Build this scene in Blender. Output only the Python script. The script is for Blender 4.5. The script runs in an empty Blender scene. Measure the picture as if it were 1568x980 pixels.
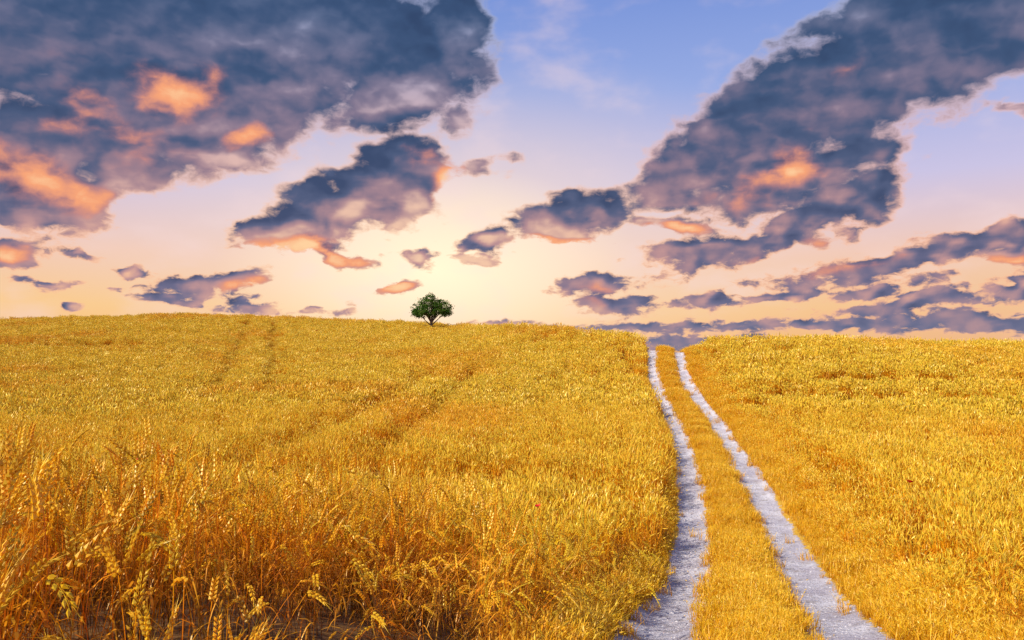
import bpy, math, random, bmesh
import numpy as np
from mathutils import Vector
rng=np.random.default_rng(7); random.seed(7)
scene=bpy.context.scene
def lin(r,g,b):
    f=lambda c:(c/255/12.92) if c/255<=0.04045 else ((c/255+0.055)/1.055)**2.4
    return (f(r),f(g),f(b),1)
def link_obj(name,me,parent=None):
    o=bpy.data.objects.new(name,me); scene.collection.objects.link(o)
    if parent: o.parent=parent
    return o
def sstep(a,b,x):
    t=np.clip((x-a)/(b-a),0,1); return t*t*(3-2*t)
# ---------------------------------------------------------------- value noise
_tab=np.random.default_rng(3).random((256,256))
def vnoise(x,y):
    xi=np.floor(x).astype(int); yi=np.floor(y).astype(int); fx=x-xi; fy=y-yi
    fx=fx*fx*(3-2*fx); fy=fy*fy*(3-2*fy)
    g=lambda a,b:_tab[a%256,b%256]
    return (g(xi,yi)*(1-fx)+g(xi+1,yi)*fx)*(1-fy)+(g(xi,yi+1)*(1-fx)+g(xi+1,yi+1)*fx)*fy-0.5
# ---------------------------------------------------------------- terrain
def table(xs,ys,lo,hi,sig):
    g=np.arange(lo,hi,0.25); v=np.interp(g,xs,ys)
    k=np.arange(-int(4*sig/0.25),int(4*sig/0.25)+1)*0.25; w=np.exp(-k*k/(2*sig*sig)); w/=w.sum()
    pad=len(k)//2; vv=np.convolve(np.pad(v,pad,mode='edge'),w,'valid')
    return lambda q:np.interp(q,g,vv)
Hf=table([-160,-71,-46,-22.7,-7.3,3.9,7.9,11,22,36,80],[1.5,3.3,4.2,3.2,2.25,1.05,.12,-.1,-.18,-.35,-1.0],-200,200,1.2)
Yf=table([-160,-71,-46,-22.7,-7.3,3.9,7.9,11,22,36,80],[110,110,110,105,95,66,50,48,51,56,64],-200,200,1.2)
VR=table([-50,2,4,6.8,10.5,15.6,22,80],[-1.6,-1.65,-1.85,-2.42,-3.08,-3.33,-3.25,-3.2],-60,90,.8)
VL=table([-50,2,4.6,8,12,16,22,80],[-1.46,-1.46,-1.52,-2.4,-3.0,-3.25,-3.2,-3.2],-60,90,.5)
XR=table([-40,0,3,6.8,10.5,15.6,24,31,38,44,48,60,80,120],[-3,.85,1.35,2.0,3.05,4.32,6.0,7.1,7.8,8.5,9.25,11,14,20],-60,140,1.2)
def ter(x,y):
    x=np.asarray(x,float); y=np.asarray(y,float)
    b=sstep(.8,-2.0,x)
    v=VR(y)*(1-b)+VL(y)*b
    H=Hf(x); Y=Yf(x)
    s=np.clip((y-22)/(Y-22),0,1)
    z=v+(H-v)*s**1.75
    over=np.maximum(y-Y,0)
    z=z-0.10*over*over/(over+6)*1.0
    z=np.maximum(z,-60-0*z)
    z=z+(.10+.12*sstep(2,8,np.abs(x-XR(y))))*vnoise(x*.13+5,y*.13+9)*sstep(5,20,np.hypot(x,y))+.04*vnoise(x*.6,y*.6)
    return z
def uco(x,y): return x-XR(y)
# ---------------------------------------------------------------- materials
def new_mat(name):
    m=bpy.data.materials.new(name); m.use_nodes=True; m.node_tree.nodes.clear(); return m,m.node_tree
def nd(nt,t,**k):
    n=nt.nodes.new(t)
    for a,b in k.items(): setattr(n,a,b)
    return n
def setin(nt,sock,v):
    if isinstance(v,bpy.types.NodeSocket): nt.links.new(v,sock)
    else: sock.default_value=v
def math_n(nt,op,a,b=None,c=None,clamp=False):
    n=nd(nt,'ShaderNodeMath',operation=op,use_clamp=clamp); setin(nt,n.inputs[0],a)
    if b is not None: setin(nt,n.inputs[1],b)
    if c is not None: setin(nt,n.inputs[2],c)
    return n.outputs[0]
def mix_n(nt,f,a,b,bt='MIX'):
    n=nd(nt,'ShaderNodeMix',data_type='RGBA',blend_type=bt); setin(nt,n.inputs[0],f); setin(nt,n.inputs[6],a); setin(nt,n.inputs[7],b); return n.outputs[2]
def mr_n(nt,v,a,b,c=0.,d=1.,smooth=True):
    n=nd(nt,'ShaderNodeMapRange',interpolation_type='SMOOTHSTEP' if smooth else 'LINEAR'); setin(nt,n.inputs[0],v)
    for i,q in zip((1,2,3,4),(a,b,c,d)): n.inputs[i].default_value=q
    return n.outputs[0]
def noise_n(nt,vec,scale,detail=4,rough=.55,dim='3D'):
    n=nd(nt,'ShaderNodeTexNoise',noise_dimensions=dim); n.inputs['Scale'].default_value=scale; n.inputs['Detail'].default_value=detail; n.inputs['Roughness'].default_value=rough
    if vec is not None: nt.links.new(vec,n.inputs['Vector'])
    return n
def ramp_n(nt,f,stops):
    n=nd(nt,'ShaderNodeValToRGB'); cr=n.color_ramp
    while len(cr.elements)>1: cr.elements.remove(cr.elements[-1])
    cr.elements[0].position=stops[0][0]; cr.elements[0].color=stops[0][1]
    for p,c in stops[1:]:
        e=cr.elements.new(p); e.color=c
    setin(nt,n.inputs[0],f); return n.outputs[0]
def plant_mat(name,stops,alt,pale,transl=.28,vary=.6):
    m,nt=new_mat(name)
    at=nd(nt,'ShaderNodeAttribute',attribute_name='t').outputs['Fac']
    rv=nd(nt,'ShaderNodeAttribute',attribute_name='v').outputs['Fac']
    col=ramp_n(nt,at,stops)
    geo=nd(nt,'ShaderNodeNewGeometry').outputs['Position']
    n1=noise_n(nt,geo,.09,3,dim='2D').outputs[0]; n2=noise_n(nt,geo,.9,2,dim='2D').outputs[0]
    col=mix_n(nt,math_n(nt,'MULTIPLY',mr_n(nt,n1,.5,.68),vary),col,alt,'MULTIPLY')
    col=mix_n(nt,math_n(nt,'MULTIPLY',mr_n(nt,n2,.5,.72),vary),col,pale,'SCREEN')
    oi=nd(nt,'ShaderNodeObjectInfo').outputs['Random']
    val=math_n(nt,'MULTIPLY',mr_n(nt,oi,0,1,.90,1.02,False),mr_n(nt,rv,0,.45,.60,1.02,False))
    r=nd(nt,'ShaderNodeHueSaturation'); setin(nt,r.inputs['Value'],val); setin(nt,r.inputs['Color'],col)
    setin(nt,r.inputs['Hue'],mr_n(nt,math_n(nt,'FRACT',math_n(nt,'ADD',math_n(nt,'MULTIPLY',oi,7.3),math_n(nt,'MULTIPLY',rv,3.7))),0,1,.484,.507,False))
    col=r.outputs[0]
    d=nd(nt,'ShaderNodeBsdfDiffuse'); nt.links.new(col,d.inputs[0])
    t=nd(nt,'ShaderNodeBsdfTranslucent'); nt.links.new(col,t.inputs[0])
    mx=nd(nt,'ShaderNodeMixShader'); mx.inputs[0].default_value=transl
    nt.links.new(d.outputs[0],mx.inputs[1]); nt.links.new(t.outputs[0],mx.inputs[2])
    gg=nd(nt,'ShaderNodeBsdfGlossy'); gg.inputs['Roughness'].default_value=.4; gg.inputs[0].default_value=(1,.85,.5,1)
    m2=nd(nt,'ShaderNodeMixShader'); m2.inputs[0].default_value=.06; nt.links.new(mx.outputs[0],m2.inputs[1]); nt.links.new(gg.outputs[0],m2.inputs[2])
    o=nd(nt,'ShaderNodeOutputMaterial'); nt.links.new(m2.outputs[0],o.inputs[0]); return m
wheat_m=plant_mat('ripe_wheat',[(0,(.10,.025,.002,1)),(.45,(.92,.40,.006,1)),(.8,(1.0,.64,.008,1)),(1,(1.0,.76,.065,1))],(.98,.74,.45,1),(.04,.10,.02,1))  # dry straw tones; the dark foot is shade between stalks put into the colour
grass_m=plant_mat('dry_grass',[(0,(.65,.30,.01,1)),(.6,(1.0,.58,.01,1)),(1,(1.0,.72,.06,1))],(.98,.70,.40,1),(.04,.10,.02,1))
# ground material
gm,nt=new_mat('straw_soil')
geo=nd(nt,'ShaderNodeNewGeometry').outputs['Position']
c=mix_n(nt,noise_n(nt,geo,.8,6).outputs[0],(.10,.04,.01,1),(.30,.14,.02,1))
c=mix_n(nt,mr_n(nt,noise_n(nt,geo,14,4).outputs[0],.45,.65),c,(.06,.025,.01,1))
p=nd(nt,'ShaderNodeBsdfPrincipled'); nt.links.new(c,p.inputs['Base Color']); p.inputs['Roughness'].default_value=.9
o=nd(nt,'ShaderNodeOutputMaterial'); nt.links.new(p.outputs[0],o.inputs[0])
# track material
tm,nt=new_mat('white_gravel_track')
geo=nd(nt,'ShaderNodeNewGeometry').outputs['Position']
rut=nd(nt,'ShaderNodeAttribute',attribute_name='rut').outputs['Fac']
nA=noise_n(nt,geo,1.3,5,.6).outputs[0]; nB=noise_n(nt,geo,22,6,.7).outputs[0]; nC=noise_n(nt,geo,5,5,.6).outputs[0]
white=mix_n(nt,mr_n(nt,nA,.35,.65),(.52,.48,.56,1),(.76,.73,.80,1))
white=mix_n(nt,mr_n(nt,nB,.50,.68),white,(.34,.30,.34,1))
white=mix_n(nt,mr_n(nt,nC,.50,.70,0,.75),white,(.42,.36,.34,1))
soil=mix_n(nt,nC,(.55,.30,.03,1),(.9,.55,.06,1))
edge=math_n(nt,'ADD',rut,math_n(nt,'MULTIPLY',math_n(nt,'SUBTRACT',nC,.5),1.3))
edge=math_n(nt,'ADD',edge,math_n(nt,'MULTIPLY',math_n(nt,'SUBTRACT',nB,.5),.7))
c=mix_n(nt,mr_n(nt,edge,.36,.60),soil,white)
p=nd(nt,'ShaderNodeBsdfPrincipled'); nt.links.new(c,p.inputs['Base Color']); p.inputs['Roughness'].default_value=.9; p.inputs['Specular IOR Level'].default_value=.2
vor=nd(nt,'ShaderNodeTexVoronoi'); vor.inputs['Scale'].default_value=28; nt.links.new(geo,vor.inputs['Vector'])
hh=math_n(nt,'ADD',math_n(nt,'MULTIPLY',nB,1.4),math_n(nt,'MULTIPLY',vor.outputs['Distance'],-.5)); hh=math_n(nt,'ADD',hh,nC)
b=nd(nt,'ShaderNodeBump'); b.inputs['Distance'].default_value=.035; b.inputs['Strength'].default_value=.9; nt.links.new(hh,b.inputs['Height']); nt.links.new(b.outputs[0],p.inputs['Normal'])
o=nd(nt,'ShaderNodeOutputMaterial'); nt.links.new(p.outputs[0],o.inputs[0])
# ---------------------------------------------------------------- grid mesh
def grid_mesh(name,X,Y,Z,mat,attr=None):
    ny,nx=X.shape
    me=bpy.data.meshes.new(name)
    co=np.stack([X,Y,Z],-1).reshape(-1,3)
    idx=np.arange(nx*ny).reshape(ny,nx)
    f=np.stack([idx[:-1,:-1],idx[:-1,1:],idx[1:,1:],idx[1:,:-1]],-1).reshape(-1,4)
    me.vertices.add(len(co)); me.vertices.foreach_set('co',co.ravel())
    me.loops.add(f.size); me.loops.foreach_set('vertex_index',f.ravel().astype(np.int32))
    me.polygons.add(len(f)); me.polygons.foreach_set('loop_start',np.arange(0,f.size,4,dtype=np.int32))
    me.update(calc_edges=True); me.validate()
    me.polygons.foreach_set('use_smooth',np.ones(len(f),bool))
    if attr:
        for k,v in attr.items():
            a=me.attributes.new(k,'FLOAT','POINT'); a.data.foreach_set('value',v.ravel().astype(np.float32))
    me.materials.append(mat); return me
xs=np.unique(np.concatenate([-np.geomspace(90,3000,18)[::-1],np.arange(-90,90,.6),np.geomspace(90,3000,18)]))
ys=np.unique(np.concatenate([-np.geomspace(12,1000,12)[::-1],np.arange(-12,130,.6),np.geomspace(130,4000,20)]))
GX,GY=np.meshgrid(xs,ys); u=uco(GX,GY)
corr=(1-sstep(1.9,2.6,np.abs(u)))*(GY>-30)*(GY<110)
link_obj('ground',grid_mesh('ground',GX,GY,ter(GX,GY)-.14*corr-.02,gm))
# track
def track_z(x,y,u):
    w=.05*vnoise(y*.5,u*0+3)
    rutd=np.exp(-((np.abs(u+w)-.8)/.3)**4)
    z=ter(x,y)-.07*rutd+.02*vnoise(x*3,y*3)+.012*vnoise(x*9,y*9)
    z=z+.05*np.exp(-(u/.4)**2)
    return z-.25*sstep(2.1,2.6,np.abs(u))
us=np.linspace(-2.7,2.7,110); vy=np.unique(np.concatenate([np.arange(-8,16,.05),np.arange(16,90,.15)]))
UU,YY=np.meshgrid(us,vy); XX=UU+XR(YY)
nearw=.10*sstep(11,7,YY)
ws=.32+.10*vnoise(YY*.35+20,UU*0)+.05*vnoise(YY*1.5,UU*0+8)+.012*np.clip(YY-15,0,30)/3+nearw*(UU<0)
cen=.8+.05*vnoise(YY*.25,np.sign(UU)*3+9)+nearw*(UU<0)*.8
rutm=1-sstep(.55,1.45,np.abs(np.abs(UU)-cen)/ws)
link_obj('dirt_track',grid_mesh('dirt_track',XX,YY,track_z(XX,YY,UU),tm,{'rut':rutm}))
# ---------------------------------------------------------------- plant geometry builder
class MB:
    def __init__(s): s.v=[]; s.f=[]; s.t=[]; s.r=[]; s.cur=.5
    def av(s,p,t): s.v.append(tuple(p)); s.t.append(t); s.r.append(s.cur)
    def ribbon(s,pts,w,side,t0,t1):
        b=len(s.v); n=len(pts)
        for i,p in enumerate(pts):
            k=i/(n-1); t=t0+(t1-t0)*k; ww=w(k)
            if i==n-1: s.av(p,t)
            else: s.av(p-side*ww,t); s.av(p+side*ww,t)
        for i in range(n-2): s.f.append((b+2*i,b+2*i+1,b+2*i+3,b+2*i+2))
        s.f.append((b+2*(n-2),b+2*(n-2)+1,b+2*(n-1)))
    def tube(s,pts,w,t0,t1,k=3):
        b=len(s.v); n=len(pts)
        for i,p in enumerate(pts):
            for j in range(k):
                a=2*math.pi*j/k; s.av((p[0]+math.cos(a)*w,p[1]+math.sin(a)*w,p[2]),t0+(t1-t0)*i/(n-1))
        for i in range(n-1):
            for j in range(k):
                s.f.append((b+i*k+j,b+i*k+(j+1)%k,b+(i+1)*k+(j+1)%k,b+(i+1)*k+j))
    def octa(s,c,ax,L,W,t):
        ax=ax.normalized(); a=ax.orthogonal().normalized(); d=ax.cross(a); b=len(s.v); m=c+ax*L*.4
        for q in (c,m+a*W,m+d*W,m-a*W,m-d*W,c+ax*L): s.av(q,t)
        for i in range(4):
            s.f.append((b,b+1+(i+1)%4,b+1+i)); s.f.append((b+5,b+1+i,b+1+(i+1)%4))
    def mesh(s,name,mat):
        me=bpy.data.meshes.new(name); me.from_pydata(s.v,[],s.f)
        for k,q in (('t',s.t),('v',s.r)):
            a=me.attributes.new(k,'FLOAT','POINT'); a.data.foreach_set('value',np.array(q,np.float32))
        me.materials.append(mat); me.update(); return me
R=random.uniform
def stalk(mb,x,y,h,lean,droop,lod,ws=1.):
    mb.cur=R(0,1)
    az=R(0,6.283); dirv=Vector((math.cos(az),math.sin(az),0)); n={2:6,1:4,0:3}[lod]
    def pos(k): return Vector((x,y,0))+dirv*(lean*h*k**1.8)+Vector((0,0,h*k*(1-.15*lean*k)))
    pts=[pos(i/(n-1)) for i in range(n)]
    if lod==2: mb.tube(pts,.0020*ws,0,.58)
    else:
        a2=R(0,6.283); mb.ribbon(pts,lambda k:(.0045 if lod==1 else .008)*ws,Vector((math.cos(a2),math.sin(a2),0)),0,.75)
    tip=pts[-1]; ax=(pts[-1]-pts[-2]).normalized()
    ax=(ax+dirv*droop+Vector((0,0,-droop*.5))).normalized()
    L=R(.085,.125)
    if lod==2:
        L*=1.25
        ns=10; side=ax.orthogonal().normalized(); sd2=ax.cross(side)
        an=R(0,3.14); side=side*math.cos(an)+sd2*math.sin(an)
        cur=tip.copy(); a=ax.copy()
        for i in range(ns):
            sg=1 if i%2 else -1
            mb.octa(cur+side*sg*.0052,(a+side*sg*.36),.031,.0095*(1-.4*i/ns),.90+.10*R(-1,1))
            rs=Vector((R(-1,1),R(-1,1),R(-1,1)))*.12
            e=(a+side*sg*.25+rs).normalized()*R(.055,.10)
            st=cur+a*.012; mb.ribbon([st,st+e],lambda k:.0016,a.cross(e).normalized() if a.cross(e).length>1e-6 else side,.95,1)
            cur=cur+a*L/ns; a=(a+dirv*droop*.12+Vector((0,0,-droop*.15))).normalized()
    elif lod==1:
        mb.octa(tip,ax,L*1.2,.011*ws,.95)
        for i in range(2):
            e=(ax+Vector((R(-1,1),R(-1,1),R(-1,1)))*.3).normalized()*R(.08,.12)
            mb.ribbon([tip+ax*.03,tip+ax*.03+e],lambda k:.0022,ax.orthogonal().normalized(),.95,1)
    else: mb.octa(tip,ax,L*1.7,.018*ws,.97)
    nl={2:3,1:2,0:1}[lod]
    for i in range(nl):
        k0=R(.2,.8); st=pos(k0); a3=R(0,6.283); dl=Vector((math.cos(a3),math.sin(a3),0)); LL=R(.15,.32)
        m=4 if lod==2 else 3
        up=R(.3,1.1)
        lp=[st+dl*LL*q*.8+Vector((0,0,LL*(up*q-1.1*q*q))) for q in [j/m for j in range(m+1)]]
        wv={2:.0055,1:.009,0:.016}[lod]
        mb.ribbon(lp,lambda k,wv=wv:wv*(1-.6*k),Vector((-dl.y,dl.x,0)),k0*.55,k0*.55+.2)
def coll(name,meshes):
    c=bpy.data.collections.new(name)
    for i,me in enumerate(meshes):
        o=bpy.data.objects.new('%s_%02d'%(name,i),me); c.objects.link(o)
    return c
def wheat_tmpl(lod,n,rad,cnt,droopy=0,ws=1.):
    out=[]
    for q in range(cnt):
        mb=MB()
        for i in range(n):
            r=rad*math.sqrt(R(0,1)); a=R(0,6.283)
            dr=R(0,.35) if R(0,1)<.85 else R(.6,1.6)
            ln=abs(random.gauss(0,.10))+.02
            if droopy: dr=R(.8,2.6); ln=R(.15,.7)
            stalk(mb,r*math.cos(a),r*math.sin(a),R(.68,1.06) if not droopy else R(.45,.8),ln,dr,lod,ws)
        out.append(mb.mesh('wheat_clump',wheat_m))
    return out
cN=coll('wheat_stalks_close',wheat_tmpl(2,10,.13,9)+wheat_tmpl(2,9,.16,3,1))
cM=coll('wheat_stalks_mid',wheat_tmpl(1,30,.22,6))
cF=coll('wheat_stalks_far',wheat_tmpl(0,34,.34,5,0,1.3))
def grass_tmpl(n,rad,h,w,cnt):
    out=[]
    for q in range(cnt):
        mb=MB()
        for i in range(n):
            mb.cur=R(0,1)
            r=rad*math.sqrt(R(0,1)); a=R(0,6.283); st=Vector((r*math.cos(a),r*math.sin(a),0)); a3=R(0,6.283); dl=Vector((math.cos(a3),math.sin(a3),0))
            LL=h*R(.5,1.1); le=R(.1,.9)
            lp=[st+dl*LL*le*k*k+Vector((0,0,LL*(k-.35*le*k*k))) for k in (0,.33,.66,1)]
            mb.ribbon(lp,lambda k:w*(1-.5*k),Vector((-dl.y,dl.x,0)),0,R(.6,1))
            if R(0,1)<.12: mb.octa(lp[-1],(lp[-1]-lp[-2]),.03,.004,1)
        out.append(mb.mesh('grass_tuft',grass_m))
    return out
cG=coll('grass_tufts',grass_tmpl(26,.09,.17,.0035,5))
# ---------------------------------------------------------------- instancing via geometry nodes
def instancer(name,pts,rot,scl,idx,collection,parent=None):
    n=len(pts); me=bpy.data.meshes.new(name); me.vertices.add(n); me.vertices.foreach_set('co',np.asarray(pts,np.float32).ravel())
    a=me.attributes.new('rot','FLOAT_VECTOR','POINT'); a.data.foreach_set('vector',np.asarray(rot,np.float32).ravel())
    a=me.attributes.new('scl','FLOAT_VECTOR','POINT'); a.data.foreach_set('vector',np.asarray(scl,np.float32).ravel())
    a=me.attributes.new('idx','INT','POINT'); a.data.foreach_set('value',np.asarray(idx,np.int32))
    ob=link_obj(name,me,parent)
    g=bpy.data.node_groups.new(name+'_scatter','GeometryNodeTree')
    g.interface.new_socket('Geometry',in_out='INPUT',socket_type='NodeSocketGeometry'); g.interface.new_socket('Geometry',in_out='OUTPUT',socket_type='NodeSocketGeometry')
    gi=g.nodes.new('NodeGroupInput'); go=g.nodes.new('NodeGroupOutput'); m2p=g.nodes.new('GeometryNodeMeshToPoints')
    ci=g.nodes.new('GeometryNodeCollectionInfo'); ci.inputs['Collection'].default_value=collection; ci.inputs['Separate Children'].default_value=True; ci.inputs['Reset Children'].default_value=True
    ip=g.nodes.new('GeometryNodeInstanceOnPoints'); ip.inputs['Pick Instance'].default_value=True
    def na(nm,ty):
        q=g.nodes.new('GeometryNodeInputNamedAttribute'); q.data_type=ty; q.inputs['Name'].default_value=nm; return q.outputs[0]
    L=g.links.new
    L(gi.outputs[0],m2p.inputs['Mesh']); L(m2p.outputs[0],ip.inputs['Points']); L(ci.outputs[0],ip.inputs['Instance'])
    L(na('rot','FLOAT_VECTOR'),ip.inputs['Rotation']); L(na('scl','FLOAT_VECTOR'),ip.inputs['Scale']); L(na('idx','INT'),ip.inputs['Instance Index'])
    L(ip.outputs[0],go.inputs[0])
    md=ob.modifiers.new('scatter','NODES'); md.node_group=g
    return ob
def segd(x,y,a,b):
    ax,ay=a; bx,by=b; dx,dy=bx-ax,by-ay; t=np.clip(((x-ax)*dx+(y-ay)*dy)/(dx*dx+dy*dy),0,1)
    return np.hypot(x-ax-t*dx,y-ay-t*dy)
TR=[((12,32.5),(45,31),1.3,.75),((15,37.5),(45,39.8),1.0,.55),((-3.5,20),(-2.3,50),.5,.45),((-6.0,20),(-5.1,50),.5,.4),((-75,72),(-36,76),3.2,.75),((-12,40),(-30,100),.7,.5),((-15,40),(-33.5,100),.7,.5),((6.3,36),(6.7,49),.25,.75),((-6,17),(0,16.5),.9,.5)]
def field(side,dens,d0,d1,ymin,ymax,xw):
    A=(ymax-ymin)*2*xw; n=int(A*dens)
    x=rng.uniform(-xw,xw,n); y=rng.uniform(ymin,ymax,n)
    d=np.hypot(x,y); u=uco(x,y)
    k=(d>d0)&(d<d1)&(np.abs(x)<y*.8+6)&(y<Yf(x)+8)
    k&=(u<-1.33-.14*sstep(10,7,y)-.12*rng.random(n)+.15*vnoise(y*.8,y*0)) if side<0 else (u>1.75+.25*rng.random(n)+.3*vnoise(y*.6,y*0+4))
    k&=np.hypot(x+9.3,y-92)>1.0
    rag=sstep(-3.3,-2.0,u)*sstep(6.0,4.3,y)*(side<0)
    k&=rng.random(n)>.65*rag
    x,y,u,d,rag=x[k],y[k],u[k],d[k],rag[k]; n=len(x)
    s=.95+.12*vnoise(x*.45,y*.45)+.24*vnoise(x*1.7+9,y*1.7)+rng.normal(0,.08,n)
    for a,b,w,dep in TR: s*=1-dep*np.exp(-(segd(x,y,a,b)/w)**2)
    if side>0: s*=.45+.55*sstep(1.7,3.6,u)
    else: s*=.85+.15*sstep(1.3,2.4,-u)
    s*=1-.4*rag
    pts=np.stack([x,y,ter(x,y)-.03],-1)
    tilt=rng.normal(0,.09,(n,2)); tilt[:,0]+=.25*vnoise(x*.8,y*.8); tilt[:,1]+=.25*vnoise(x*.8+40,y*.8)
    rot=np.concatenate([tilt,rng.uniform(0,6.283,(n,1))],1)
    scl=np.stack([.5+.5*s,.5+.5*s,s],-1)
    return pts,rot,scl,u,d
for side in (-1,1):
    par=bpy.data.objects.new('wheat_field',None); scene.collection.objects.link(par)
    P,Ro,S,u,d=field(side,13,1.25,10.5,-3,10.5,10); n=len(P)
    near_edge=(u>-2.8)&(u<2.1)&(rng.random(n)<.6); idx=np.where(near_edge|(rng.random(n)<.06),rng.integers(9,12,n),rng.integers(0,9,n))
    instancer('close_stalks',P,Ro,S,idx,cN,par)
    P,Ro,S,u,d=field(side,7.5,9.3,32,0,32,30); instancer('middle_stalks',P,Ro,S,rng.integers(0,6,len(P)),cM,par)
    P,Ro,S,u,d=field(side,4.2,31,200,10,120,95); instancer('distant_stalks',P,Ro,S,rng.integers(0,5,len(P)),cF,par)
# grass on crown and verges
n=28000; y=rng.uniform(0,1,n)**1.4*52-1; uu=np.where(rng.random(n)<.46,rng.normal(0,.21,n),0)
m=uu==0
uu[m]=np.where(rng.random(m.sum())<.75,rng.uniform(1.2,2.6,m.sum()),rng.uniform(-1.65,-1.14,m.sum())-.12*sstep(10,7,y[m]))
m3=rng.random(n)<.05; uu[m3]=rng.uniform(-1.3,1.3,m3.sum())
x=uu+XR(y)
wr=np.abs(np.abs(uu)-.8)<.24+.14*vnoise(y*2,uu*2)
k=(~wr)|(rng.random(n)<.03); x,y,uu=x[k],y[k],uu[k]
s=.68+.7*vnoise(x*1.5,y*1.5)+.9*sstep(1.2,2.3,uu)+.8*sstep(1.15,1.5,-uu)+rng.uniform(-.2,.3,len(x)); s*=1+.02*np.clip(y,0,40); s=np.clip(s,.2,3)
instancer('grass_verge',np.stack([x,y,track_z(x,y,uu)-.005+.0*x],-1),np.concatenate([rng.normal(0,.12,(len(x),2)),rng.uniform(0,6.28,(len(x),1))],1),np.stack([s,s,s],-1)*1.0,rng.integers(0,5,len(x)),cG)
# gravel
pm,nt=new_mat('pale_stone'); oi=nd(nt,'ShaderNodeObjectInfo').outputs['Random']
p=nd(nt,'ShaderNodeBsdfPrincipled'); nt.links.new(ramp_n(nt,oi,[(0,(.28,.25,.28,1)),(1,(.62,.59,.63,1))]),p.inputs['Base Color']); p.inputs['Roughness'].default_value=.85
o=nd(nt,'ShaderNodeOutputMaterial'); nt.links.new(p.outputs[0],o.inputs[0])
st=[]
for i in range(4):
    bm=bmesh.new(); bmesh.ops.create_icosphere(bm,subdivisions=2,radius=1)
    for v in bm.verts: v.co*=R(.8,1.15); v.co.z*=.6
    me=bpy.data.meshes.new('stone'); bm.to_mesh(me); bm.free(); me.materials.append(pm); st.append(me)
cS=coll('gravel_stones',st)
n=4200; y=rng.uniform(0,1,n)**1.6*30+3; uu=np.sign(rng.random(n)-.5)*(.8+rng.normal(0,.24,n)); x=uu+XR(y); s=np.exp(rng.normal(-4.9,.5,n))
instancer('gravel',np.stack([x,y,track_z(x,y,uu)],-1),rng.uniform(0,6,(n,3))*np.array([.05,.05,1]),np.stack([s,s,s],-1),rng.integers(0,4,n),cS)
# ---------------------------------------------------------------- tree
lm,nt=new_mat('green_leaves'); oi=nd(nt,'ShaderNodeAttribute',attribute_name='t').outputs['Fac']
c=ramp_n(nt,oi,[(0,(.035,.085,.012,1)),(.6,(.08,.17,.025,1)),(1,(.16,.26,.04,1))])
d=nd(nt,'ShaderNodeBsdfDiffuse'); t=nd(nt,'ShaderNodeBsdfTranslucent'); nt.links.new(c,d.inputs[0]); nt.links.new(c,t.inputs[0]); mx=nd(nt,'ShaderNodeMixShader'); mx.inputs[0].default_value=.3
nt.links.new(d.outputs[0],mx.inputs[1]); nt.links.new(t.outputs[0],mx.inputs[2]); o=nd(nt,'ShaderNodeOutputMaterial'); nt.links.new(mx.outputs[0],o.inputs[0])
bk,nt=new_mat('bark'); p=nd(nt,'ShaderNodeBsdfPrincipled'); nt.links.new(ramp_n(nt,noise_n(nt,None,9,5).outputs[0],[(.3,(.05,.03,.02,1)),(.7,(.16,.10,.06,1))]),p.inputs['Base Color']); p.inputs['Roughness'].default_value=.9
o=nd(nt,'ShaderNodeOutputMaterial'); nt.links.new(p.outputs[0],o.inputs[0])
tx,ty=-9.3,92.; tz=float(ter(tx,ty))
tree=bpy.data.objects.new('tree',None); scene.collection.objects.link(tree); tree.location=(tx,ty,tz)
def taper(vs,fs,pts,r0,r1,k=8):
    b=len(vs); n=len(pts)
    for i,p in enumerate(pts):
        r=r0+(r1-r0)*i/(n-1)
        ax=(pts[min(i+1,n-1)]-pts[max(i-1,0)]).normalized(); a=ax.orthogonal().normalized(); d=ax.cross(a)
        for j in range(k):
            q=6.283*j/k; vs.append(tuple(p+(a*math.cos(q)+d*math.sin(q))*r))
    for i in range(n-1):
        for j in range(k): fs.append((b+i*k+j,b+i*k+(j+1)%k,b+(i+1)*k+(j+1)%k,b+(i+1)*k+j))
lobes=[(-1.35,0,2.65,1.0,.8),(-.75,.3,3.4,1.0,.9),(.0,-.2,3.45,.9,.8),(-.3,.1,2.65,1.1,.75),(.9,.1,3.15,.9,.75),(1.5,0,2.75,.8,.75),(.8,.3,2.45,.95,.6),(1.7,.2,2.3,.55,.5),(-1.75,-.1,2.3,.6,.5),(-.9,-.6,2.4,.9,.6),(.3,.7,3.0,.9,.7),(-.2,.4,2.2,1.0,.5)]
zt=(537-450)/1220*92-tz; kz=zt/4.25
lobes=[(a,b,c*kz,r,h*kz) for a,b,c,r,h in lobes]
vs=[];fs=[]
tr=[Vector((0,0,-.3)),Vector((.03,0,.5*kz)),Vector((-.03,0,1.1*kz)),Vector((.0,0,1.6*kz))]
taper(vs,fs,tr,.19,.13)
for a,b,c,r,h in lobes:
    s0=Vector((0,0,(.9+R(0,.7))*kz)); e=Vector((a*.9,b*.9,c)); mid=s0.lerp(e,.5)+Vector((R(-.1,.1),R(-.1,.1),R(-.1,.15)))
    taper(vs,fs,[s0,s0.lerp(mid,.6),mid,e],.08,.02,6)
    for q in range(4):
        e2=e+Vector((R(-1,1)*r,R(-1,1)*r,R(-.3,1)*h))*.7; taper(vs,fs,[mid,mid.lerp(e2,.5)+Vector((0,0,.08)),e2],.03,.008,4)
me=bpy.data.meshes.new('trunk_and_limbs'); me.from_pydata(vs,[],fs); me.materials.append(bk); link_obj('trunk_and_limbs',me,tree)
vs=[];fs=[];ts=[]
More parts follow.
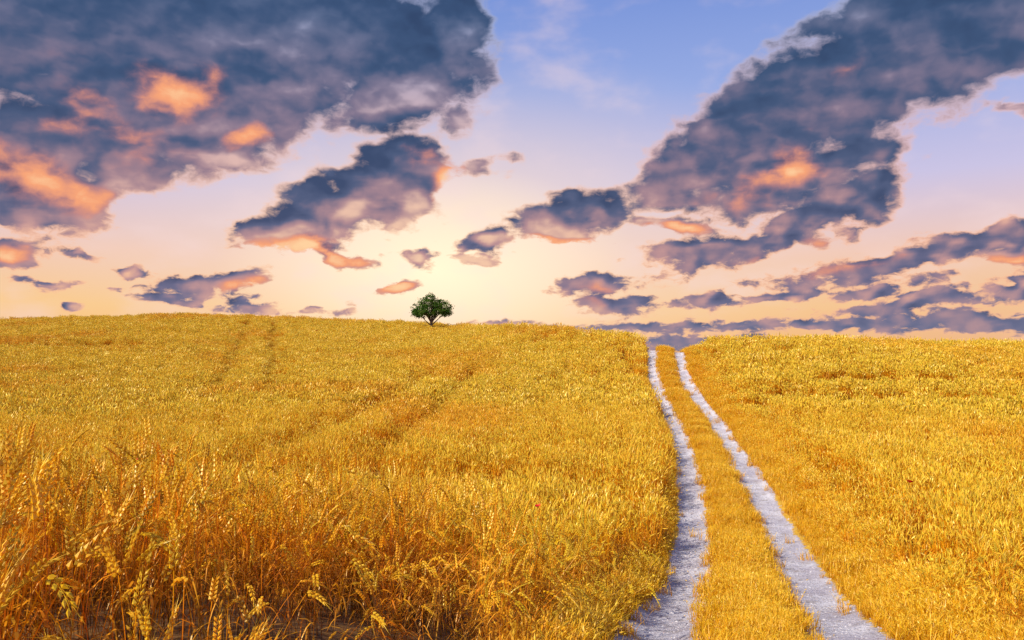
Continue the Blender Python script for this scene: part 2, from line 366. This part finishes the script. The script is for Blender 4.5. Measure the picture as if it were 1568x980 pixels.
for a,b,c,r,h in lobes:
    for q in range(38):
        th=R(0,6.283); ph=math.acos(R(-.85,1)); rr=R(.5,1.05)
        cc=Vector((a+r*rr*math.sin(ph)*math.cos(th),b+r*rr*math.sin(ph)*math.sin(th),c+h*rr*math.cos(ph))); cs=R(.12,.26); tone=R(0,1)
        for w in range(22):
            pt=cc+Vector((random.gauss(0,cs),random.gauss(0,cs),random.gauss(0,cs*.7)))*.7
            n1=Vector((random.gauss(0,1),random.gauss(0,1),random.gauss(0,1))).normalized(); n2=n1.orthogonal().normalized(); L=R(.055,.10)
            bi=len(vs); vs+= [tuple(pt-n1*L),tuple(pt+n2*L*.5),tuple(pt+n1*L),tuple(pt-n2*L*.5)]; fs.append((bi,bi+1,bi+2,bi+3)); tt=min(1,max(0,tone+R(-.25,.25))); ts+=[tt]*4
me=bpy.data.meshes.new('crown'); me.from_pydata(vs,[],fs); at=me.attributes.new('t','FLOAT','POINT'); at.data.foreach_set('value',np.array(ts,np.float32)); me.materials.append(lm); link_obj('crown',me,tree)
# ---------------------------------------------------------------- poppies
rm,nt=new_mat('red_petal'); p=nd(nt,'ShaderNodeBsdfPrincipled'); p.inputs['Roughness'].default_value=.5; nt.links.new(mix_n(nt,noise_n(nt,None,30,3).outputs[0],(.85,.02,.01,1),(.5,.01,.01,1)),p.inputs['Base Color'])
o=nd(nt,'ShaderNodeOutputMaterial'); nt.links.new(p.outputs[0],o.inputs[0])
def poppy(x,y,sc,h):
    vs=[];fs=[];mi=[]
    taper(vs,fs,[Vector((0,0,0)),Vector((.03,0,h*.5)),Vector((.02,.01,h))],.004,.003,5); mi=[0]*len(fs)
    for k in range(5):
        a=k*1.257; dl=Vector((math.cos(a),math.sin(a),0)); sd=Vector((-dl.y,dl.x,0)); b=len(vs); c=Vector((.02,.01,h))
        for i in range(4):
            q=i/3; w=.036*math.sin(math.pi*(.12+.7*q))*sc
            for j in (-1,0,1): vs.append(tuple(c+dl*q*.042*sc+sd*j*w+Vector((0,0,(.025*q+.008*abs(j)+R(-.003,.003))*sc))))
        for i in range(3):
            for j in range(2): fs.append((b+i*3+j,b+i*3+j+1,b+i*3+j+4,b+i*3+j+3)); mi.append(1)
    me=bpy.data.meshes.new('poppy'); me.from_pydata(vs,[],fs); me.materials.append(grass_m); me.materials.append(rm); me.polygons.foreach_set('material_index',mi)
    o=link_obj('poppy',me); o.location=(x,y,float(ter(x,y))); o.rotation_euler=(R(.1,.3),R(-.1,.1),R(0,6))
for x,y,s,h in [(.42,8.2,.95,1.08),(6.3,13,1.2,1.08),(-7.5,15.5,1.1,1.1),(-21,85,2.5,1.25),(-24,82,2.5,1.25),(-13,45,1.8,1.15)]: poppy(x,y,s,h)
# ---------------------------------------------------------------- camera
F=1220.; PITCH=math.atan(47/F)
cam=bpy.data.cameras.new('camera'); co=bpy.data.objects.new('camera',cam); scene.collection.objects.link(co); scene.camera=co
cam.sensor_width=36; cam.lens=36*F/1568; cam.clip_start=.05; cam.clip_end=20000
co.rotation_euler=(math.pi/2+PITCH,0,0)
# ---------------------------------------------------------------- sun + sky
SAZ,SEL=math.radians(-122),math.radians(39)
sd=Vector((math.sin(SAZ)*math.cos(SEL),math.cos(SAZ)*math.cos(SEL),math.sin(SEL)))
sl=bpy.data.lights.new('sun','SUN'); sl.energy=5.0; sl.angle=math.radians(.5); sl.color=(1,.92,.77)
so=bpy.data.objects.new('sun',sl); scene.collection.objects.link(so); so.rotation_euler=sd.to_track_quat('Z','Y').to_euler()
def sph(px,py):
    v=Vector(((px-784)/F,1,(490-py)/F)); cp,sp=math.cos(PITCH),math.sin(PITCH)
    v=Vector((v.x,v.y*cp-v.z*sp,v.y*sp+v.z*cp)).normalized()
    return math.degrees(math.atan2(v.x,v.y)),math.degrees(math.asin(v.z))
D2=1/21.3
def vmk(nt,op,a,b=None,sc=None):
    n=nd(nt,'ShaderNodeVectorMath',operation=op); setin(nt,n.inputs[0],a)
    if b is not None: setin(nt,n.inputs[1],b)
    if sc is not None: setin(nt,n.inputs['Scale'],sc)
    return n.outputs['Value'] if op=='LENGTH' else n.outputs[0]
def ell(nt,vec,cx,cy,rx,ry,rot=0):
    a,e=sph(cx,cy); m=nd(nt,'ShaderNodeMapping',vector_type='TEXTURE'); nt.links.new(vec,m.inputs[0])
    m.inputs['Location'].default_value=(a,e,0); m.inputs['Rotation'].default_value=(0,0,math.radians(rot)); m.inputs['Scale'].default_value=(rx*D2,ry*D2,1)
    return vmk(nt,'LENGTH',m.outputs[0])
w=bpy.data.worlds.new('World'); scene.world=w; w.use_nodes=True; nt=w.node_tree; nt.nodes.clear()
tc=nd(nt,'ShaderNodeTexCoord').outputs['Generated']; sx=nd(nt,'ShaderNodeSeparateXYZ'); nt.links.new(tc,sx.inputs[0])
az=math_n(nt,'MULTIPLY',math_n(nt,'ARCTAN2',sx.outputs[0],sx.outputs[1]),57.2958)
el=math_n(nt,'MULTIPLY',math_n(nt,'ARCSINE',sx.outputs[2]),57.2958)
cb=nd(nt,'ShaderNodeCombineXYZ'); nt.links.new(az,cb.inputs[0]); nt.links.new(el,cb.inputs[1]); P=cb.outputs[0]
e01=math_n(nt,'DIVIDE',el,30.,clamp=True)
sky=ramp_n(nt,e01,[(0,lin(253,192,114)),(.10,lin(254,205,142)),(.22,lin(246,205,186)),(.38,lin(206,198,230)),(.6,lin(154,174,230)),(.85,lin(116,146,218)),(1,lin(90,126,204))])
gl=math_n(nt,'POWER',math_n(nt,'SUBTRACT',1.,ell(nt,P,700,370,600,290),clamp=True),1.3)
gl2=math_n(nt,'POWER',math_n(nt,'SUBTRACT',1.,ell(nt,P,665,415,320,165),clamp=True),1.1)
sky=mix_n(nt,math_n(nt,'MULTIPLY',gl,.95),sky,lin(255,226,206)); sky=mix_n(nt,gl2,sky,(1.25,1.02,.70,1))
sky=mix_n(nt,math_n(nt,'MULTIPLY',math_n(nt,'MULTIPLY',mr_n(nt,az,4,34),mr_n(nt,el,9,0)),.45),sky,lin(230,178,158))
veil=mr_n(nt,noise_n(nt,vmk(nt,'MULTIPLY',P,(.6,1.2,1)),.25,4,.5,'2D').outputs[0],.45,.85,0,.4)
sky=mix_n(nt,veil,sky,lin(250,222,222))
ns=nd(nt,'ShaderNodeTexSky',sky_type='NISHITA'); ns.sun_disc=False; ns.sun_elevation=SEL; ns.sun_rotation=SAZ; ns.dust_density=1.5
full10=vmk(nt,'SCALE',sky,sc=10.)
mixn=nd(nt,'ShaderNodeMix',data_type='RGBA'); setin(nt,mixn.inputs[0],mr_n(nt,el,28,50,.05,.8)); nt.links.new(full10,mixn.inputs[6]); nt.links.new(ns.outputs[0],mixn.inputs[7])
bg=nd(nt,'ShaderNodeBackground'); nt.links.new(mixn.outputs[2],bg.inputs[0]); bg.inputs[1].default_value=.1
o=nd(nt,'ShaderNodeOutputWorld'); nt.links.new(bg.outputs[0],o.inputs[0])
# clouds: a far shell with cloud cover stored per vertex, fine detail in the shader
C=[(110,40,330,125,0,1.2),(430,40,300,105,0,1.2),(610,120,130,90,0,1.1),(690,50,80,95,0,1),(250,165,250,75,0,1.1),(90,225,190,60,0,1.1),(330,235,110,36,0,.9),(50,300,120,45,0,1),(0,385,42,24,0,.9),(400,150,90,85,0,.9),
(610,270,95,58,10,1.2),(545,325,130,50,8,1.2),(450,358,95,34,0,1),(515,390,80,14,0,.7),
(885,330,100,42,14,1.1),(750,372,60,28,5,1.),(675,412,26,14,0,.7),(740,410,24,9,0,.6),
(1310,110,310,92,22,1.25),(1480,50,220,100,20,1.2),(1120,225,175,56,20,1.2),(1230,265,170,50,15,1.2),(1180,365,205,30,17,1.0),(1290,310,80,30,20,.9),(1060,385,95,28,10,.9),
(1400,388,210,24,12,1.0),(1535,358,100,26,5,1.0),(1540,388,90,14,0,.9),
(915,440,70,15,0,.9),(935,467,66,14,0,.8),(1085,466,60,9,3,.8),(1200,450,75,10,8,.8),(1330,440,80,12,5,.8),(1390,466,140,13,3,.85),(1545,440,60,12,5,.9),(1250,496,240,11,2,.7),(1500,492,180,18,0,.85),(1020,500,180,11,0,.65),(1050,524,130,14,0,.95),
(195,411,28,7,-5,.8),(310,430,75,19,4,.9),(255,452,45,10,0,.8),(372,468,62,11,-3,.8),(166,440,16,6,0,.7),(106,469,18,7,0,.8),(602,440,38,11,10,.6),(85,376,45,9,-15,.6),(480,479,28,5,0,.6),(530,471,22,8,20,.5),(60,437,40,5,0,.5),(780,495,70,6,0,.5),(1040,345,90,16,-5,.6),(740,250,40,10,0,.35),(1550,190,30,10,0,.4),
(-400,250,260,60,5,1.),(-500,430,200,20,0,1.),(2000,300,260,60,10,1.),(2050,450,300,25,0,1.),(700,-180,500,60,0,1.)]
O=[(275,140,95,48,0,.95),(40,265,150,50,-10,.85),(135,292,60,30,0,.85),(1225,250,52,52,30,1.1),(690,285,38,64,0,1.),(480,385,150,28,0,.95),(1300,100,110,50,20,.35),(1190,280,170,45,15,.6),(1050,350,90,20,0,.8),(870,375,120,20,0,.9),(0,385,45,22,0,.8),(1290,408,120,14,10,.8),(330,110,50,35,0,.7),(390,215,50,22,0,.8),(600,440,50,16,0,.8),(120,150,140,110,0,.35),(650,240,70,35,0,.65),(370,440,70,24,0,.6),(1530,400,90,14,0,.6),(150,200,220,70,0,.45),(1200,385,150,14,15,.5),(930,450,80,30,0,.45)]
A=np.arange(-58,58.01,.2); E=np.arange(-1,36.01,.2); AA,EE=np.meshgrid(A,E)
def fb(x,y,o=4):
    t=0;a=1.
    for i in range(o): t=t+a*vnoise(x*2**i+17*i,y*2**i+5*i); a*=.5
    return t
def fld(L,floor,SA,SE,warp=1.):
    WA=SA+warp*3.2*fb(SA*.28+50,SE*.45+50)*np.clip(.25+SE/10,0,1); WE=SE+warp*1.9*fb(SA*.28+90,SE*.45+20)*np.clip(.15+SE/10,0,1)
    acc=np.full(AA.shape,floor)
    for e in L:
        a,el_=sph(e[0],e[1]); r=math.radians(e[4]); dx=(WA-a); dy=(WE-el_)
        lx=(dx*math.cos(r)+dy*math.sin(r))/(e[2]*D2); ly=(-dx*math.sin(r)+dy*math.cos(r))/(e[3]*D2)
        v=e[5]*(1-np.hypot(lx,ly)); k=.12; h=np.clip(.5+.5*(v-acc)/k,0,1); acc=acc*(1-h)+v*h+k*h*(1-h)
    return acc
Mf=fld(C,-.55,AA,EE); Of=fld(O,0.,AA,EE,.6)
gaz,gel=sph(640,430); gx_,gy_=gaz-AA,(gel-5)-EE; gn=np.hypot(gx_,gy_)+1e-3
stp=np.clip(.6+EE*.07,.6,2.2)
Mo=fld(C,-.55,AA+gx_/gn*stp*.9,EE+gy_/gn*stp)
Lt=np.clip((np.clip(Mf,-.2,.8)-np.clip(Mo,-.3,.8))*1.5,-1,1)-.05+.25*fb(AA*.30+7,EE*.5+3,3)
fade=sstep(58,50,np.abs(AA))*sstep(36,31,EE); Mf=Mf*fade-1.2*(1-fade)
ra,re=np.radians(AA),np.radians(EE); RD=9000.
cm,nt=new_mat('cloud_vapour')
gx=lambda nm:nd(nt,'ShaderNodeAttribute',attribute_name=nm).outputs['Fac']
az=gx('az'); el=gx('el'); M=gx('cover'); Om=gx('glow'); Li=gx('lit')
cb=nd(nt,'ShaderNodeCombineXYZ'); nt.links.new(az,cb.inputs[0]); nt.links.new(el,cb.inputs[1]); P=cb.outputs[0]
wn2=noise_n(nt,vmk(nt,'MULTIPLY',P,(1,1.4,1)),.8,2,.5,'2D').outputs[1]
Pq=vmk(nt,'ADD',vmk(nt,'MULTIPLY',P,(1,1.5,1)),vmk(nt,'MULTIPLY',vmk(nt,'SUBTRACT',wn2,(.5,.5,.5)),(.8,.8,0)))
def puff(v,det,sc=.45):
    vo=nd(nt,'ShaderNodeTexVoronoi',feature='SMOOTH_F1',voronoi_dimensions='2D'); vo.inputs['Scale'].default_value=sc; vo.inputs['Detail'].default_value=det; vo.inputs['Roughness'].default_value=.45; vo.inputs['Smoothness'].default_value=.6; vo.normalize=True; nt.links.new(v,vo.inputs['Vector'])
    return math_n(nt,'SUBTRACT',.42,vo.outputs['Distance'])
n0=noise_n(nt,Pq,.30,8,.56,'2D').outputs[0]
p0=puff(Pq,2)
ga,ge=sph(640,420)
tog=nd(nt,'ShaderNodeVectorMath',operation='NORMALIZE'); nt.links.new(vmk(nt,'SUBTRACT',(ga,ge*1.5-6,0),Pq),tog.inputs[0])
Pl=vmk(nt,'ADD',Pq,vmk(nt,'MULTIPLY',tog.outputs[0],(.7,.7,0)))
s0=noise_n(nt,Pq,.34,3,.42,'2D').outputs[0]; s1=noise_n(nt,Pl,.34,3,.42,'2D').outputs[0]
p1=puff(Pl,2)
rel=math_n(nt,'ADD',math_n(nt,'MULTIPLY',math_n(nt,'SUBTRACT',s0,s1),1.3),math_n(nt,'MULTIPLY',math_n(nt,'SUBTRACT',p0,p1),.40))
lowf=mr_n(nt,el,13,2,0,1)
nh=noise_n(nt,vmk(nt,'MULTIPLY',Pq,(.75,1.2,1)),1.0,6,.6,'2D').outputs[0]
dens=math_n(nt,'ADD',math_n(nt,'MULTIPLY',math_n(nt,'SUBTRACT',n0,.5),1.8),math_n(nt,'MULTIPLY',p0,.45))
dens=math_n(nt,'ADD',dens,math_n(nt,'MULTIPLY',math_n(nt,'MULTIPLY',math_n(nt,'SUBTRACT',nh,.5),2.4),math_n(nt,'ADD',math_n(nt,'MULTIPLY',lowf,.85),.15)))
Dn=math_n(nt,'ADD',math_n(nt,'MULTIPLY',M,1.9),dens)
alpha=mr_n(nt,Dn,-.12,.40); thick=mr_n(nt,Dn,.10,.70)
light=math_n(nt,'ADD',Li,rel)
e01=math_n(nt,'DIVIDE',el,30.,clamp=True)
gl=math_n(nt,'POWER',math_n(nt,'SUBTRACT',1.,ell(nt,P,650,400,620,260),clamp=True),1.2)
dark=ramp_n(nt,e01,[(0,lin(110,116,146)),(.15,lin(112,110,140)),(.35,lin(88,98,130)),(.6,lin(66,88,124)),(1,lin(54,80,120))])
midc=ramp_n(nt,e01,[(0,lin(188,150,152)),(.2,lin(200,152,150)),(.45,lin(150,126,144)),(.75,lin(98,112,146)),(1,lin(88,108,146))])
edge=ramp_n(nt,e01,[(0,lin(246,188,146)),(.2,lin(252,190,152)),(.45,lin(230,190,190)),(.75,lin(164,172,206)),(1,lin(138,152,200))])
edge=mix_n(nt,math_n(nt,'MULTIPLY',gl,.85),edge,lin(255,216,180))
body=mix_n(nt,mr_n(nt,light,-.30,.60),dark,midc)
body=mix_n(nt,mr_n(nt,light,-.1,-.8,0,.6),body,lin(46,64,98))
body=mix_n(nt,mr_n(nt,light,.4,1.1,0,.8),body,edge)
cc=mix_n(nt,thick,edge,body)
of=math_n(nt,'ADD',math_n(nt,'MULTIPLY',Om,.95),math_n(nt,'MULTIPLY',math_n(nt,'SUBTRACT',light,.1),.40))
of=math_n(nt,'ADD',of,math_n(nt,'MULTIPLY',math_n(nt,'SUBTRACT',n0,.5),.9))
of=math_n(nt,'MULTIPLY',mr_n(nt,of,.0,1.15),mr_n(nt,Om,0,.35))
cc=mix_n(nt,mr_n(nt,of,0,.6),cc,ramp_n(nt,of,[(0,lin(156,116,132)),(.3,lin(206,136,128)),(.65,lin(248,166,122)),(1,lin(255,210,160))]))
em=nd(nt,'ShaderNodeEmission'); nt.links.new(cc,em.inputs[0]); tr_=nd(nt,'ShaderNodeBsdfTransparent'); mx=nd(nt,'ShaderNodeMixShader')
nt.links.new(alpha,mx.inputs[0]); nt.links.new(tr_.outputs[0],mx.inputs[1]); nt.links.new(em.outputs[0],mx.inputs[2])
o=nd(nt,'ShaderNodeOutputMaterial'); nt.links.new(mx.outputs[0],o.inputs[0])
try: cm.cycles.emission_sampling='NONE'
except Exception: pass
link_obj('clouds',grid_mesh('clouds',RD*np.sin(ra)*np.cos(re),RD*np.cos(ra)*np.cos(re),RD*np.sin(re),cm,{'az':AA,'el':EE,'cover':Mf,'glow':Of,'lit':Lt}))
scene.view_settings.view_transform='Standard'; scene.view_settings.look='None'; scene.view_settings.exposure=0
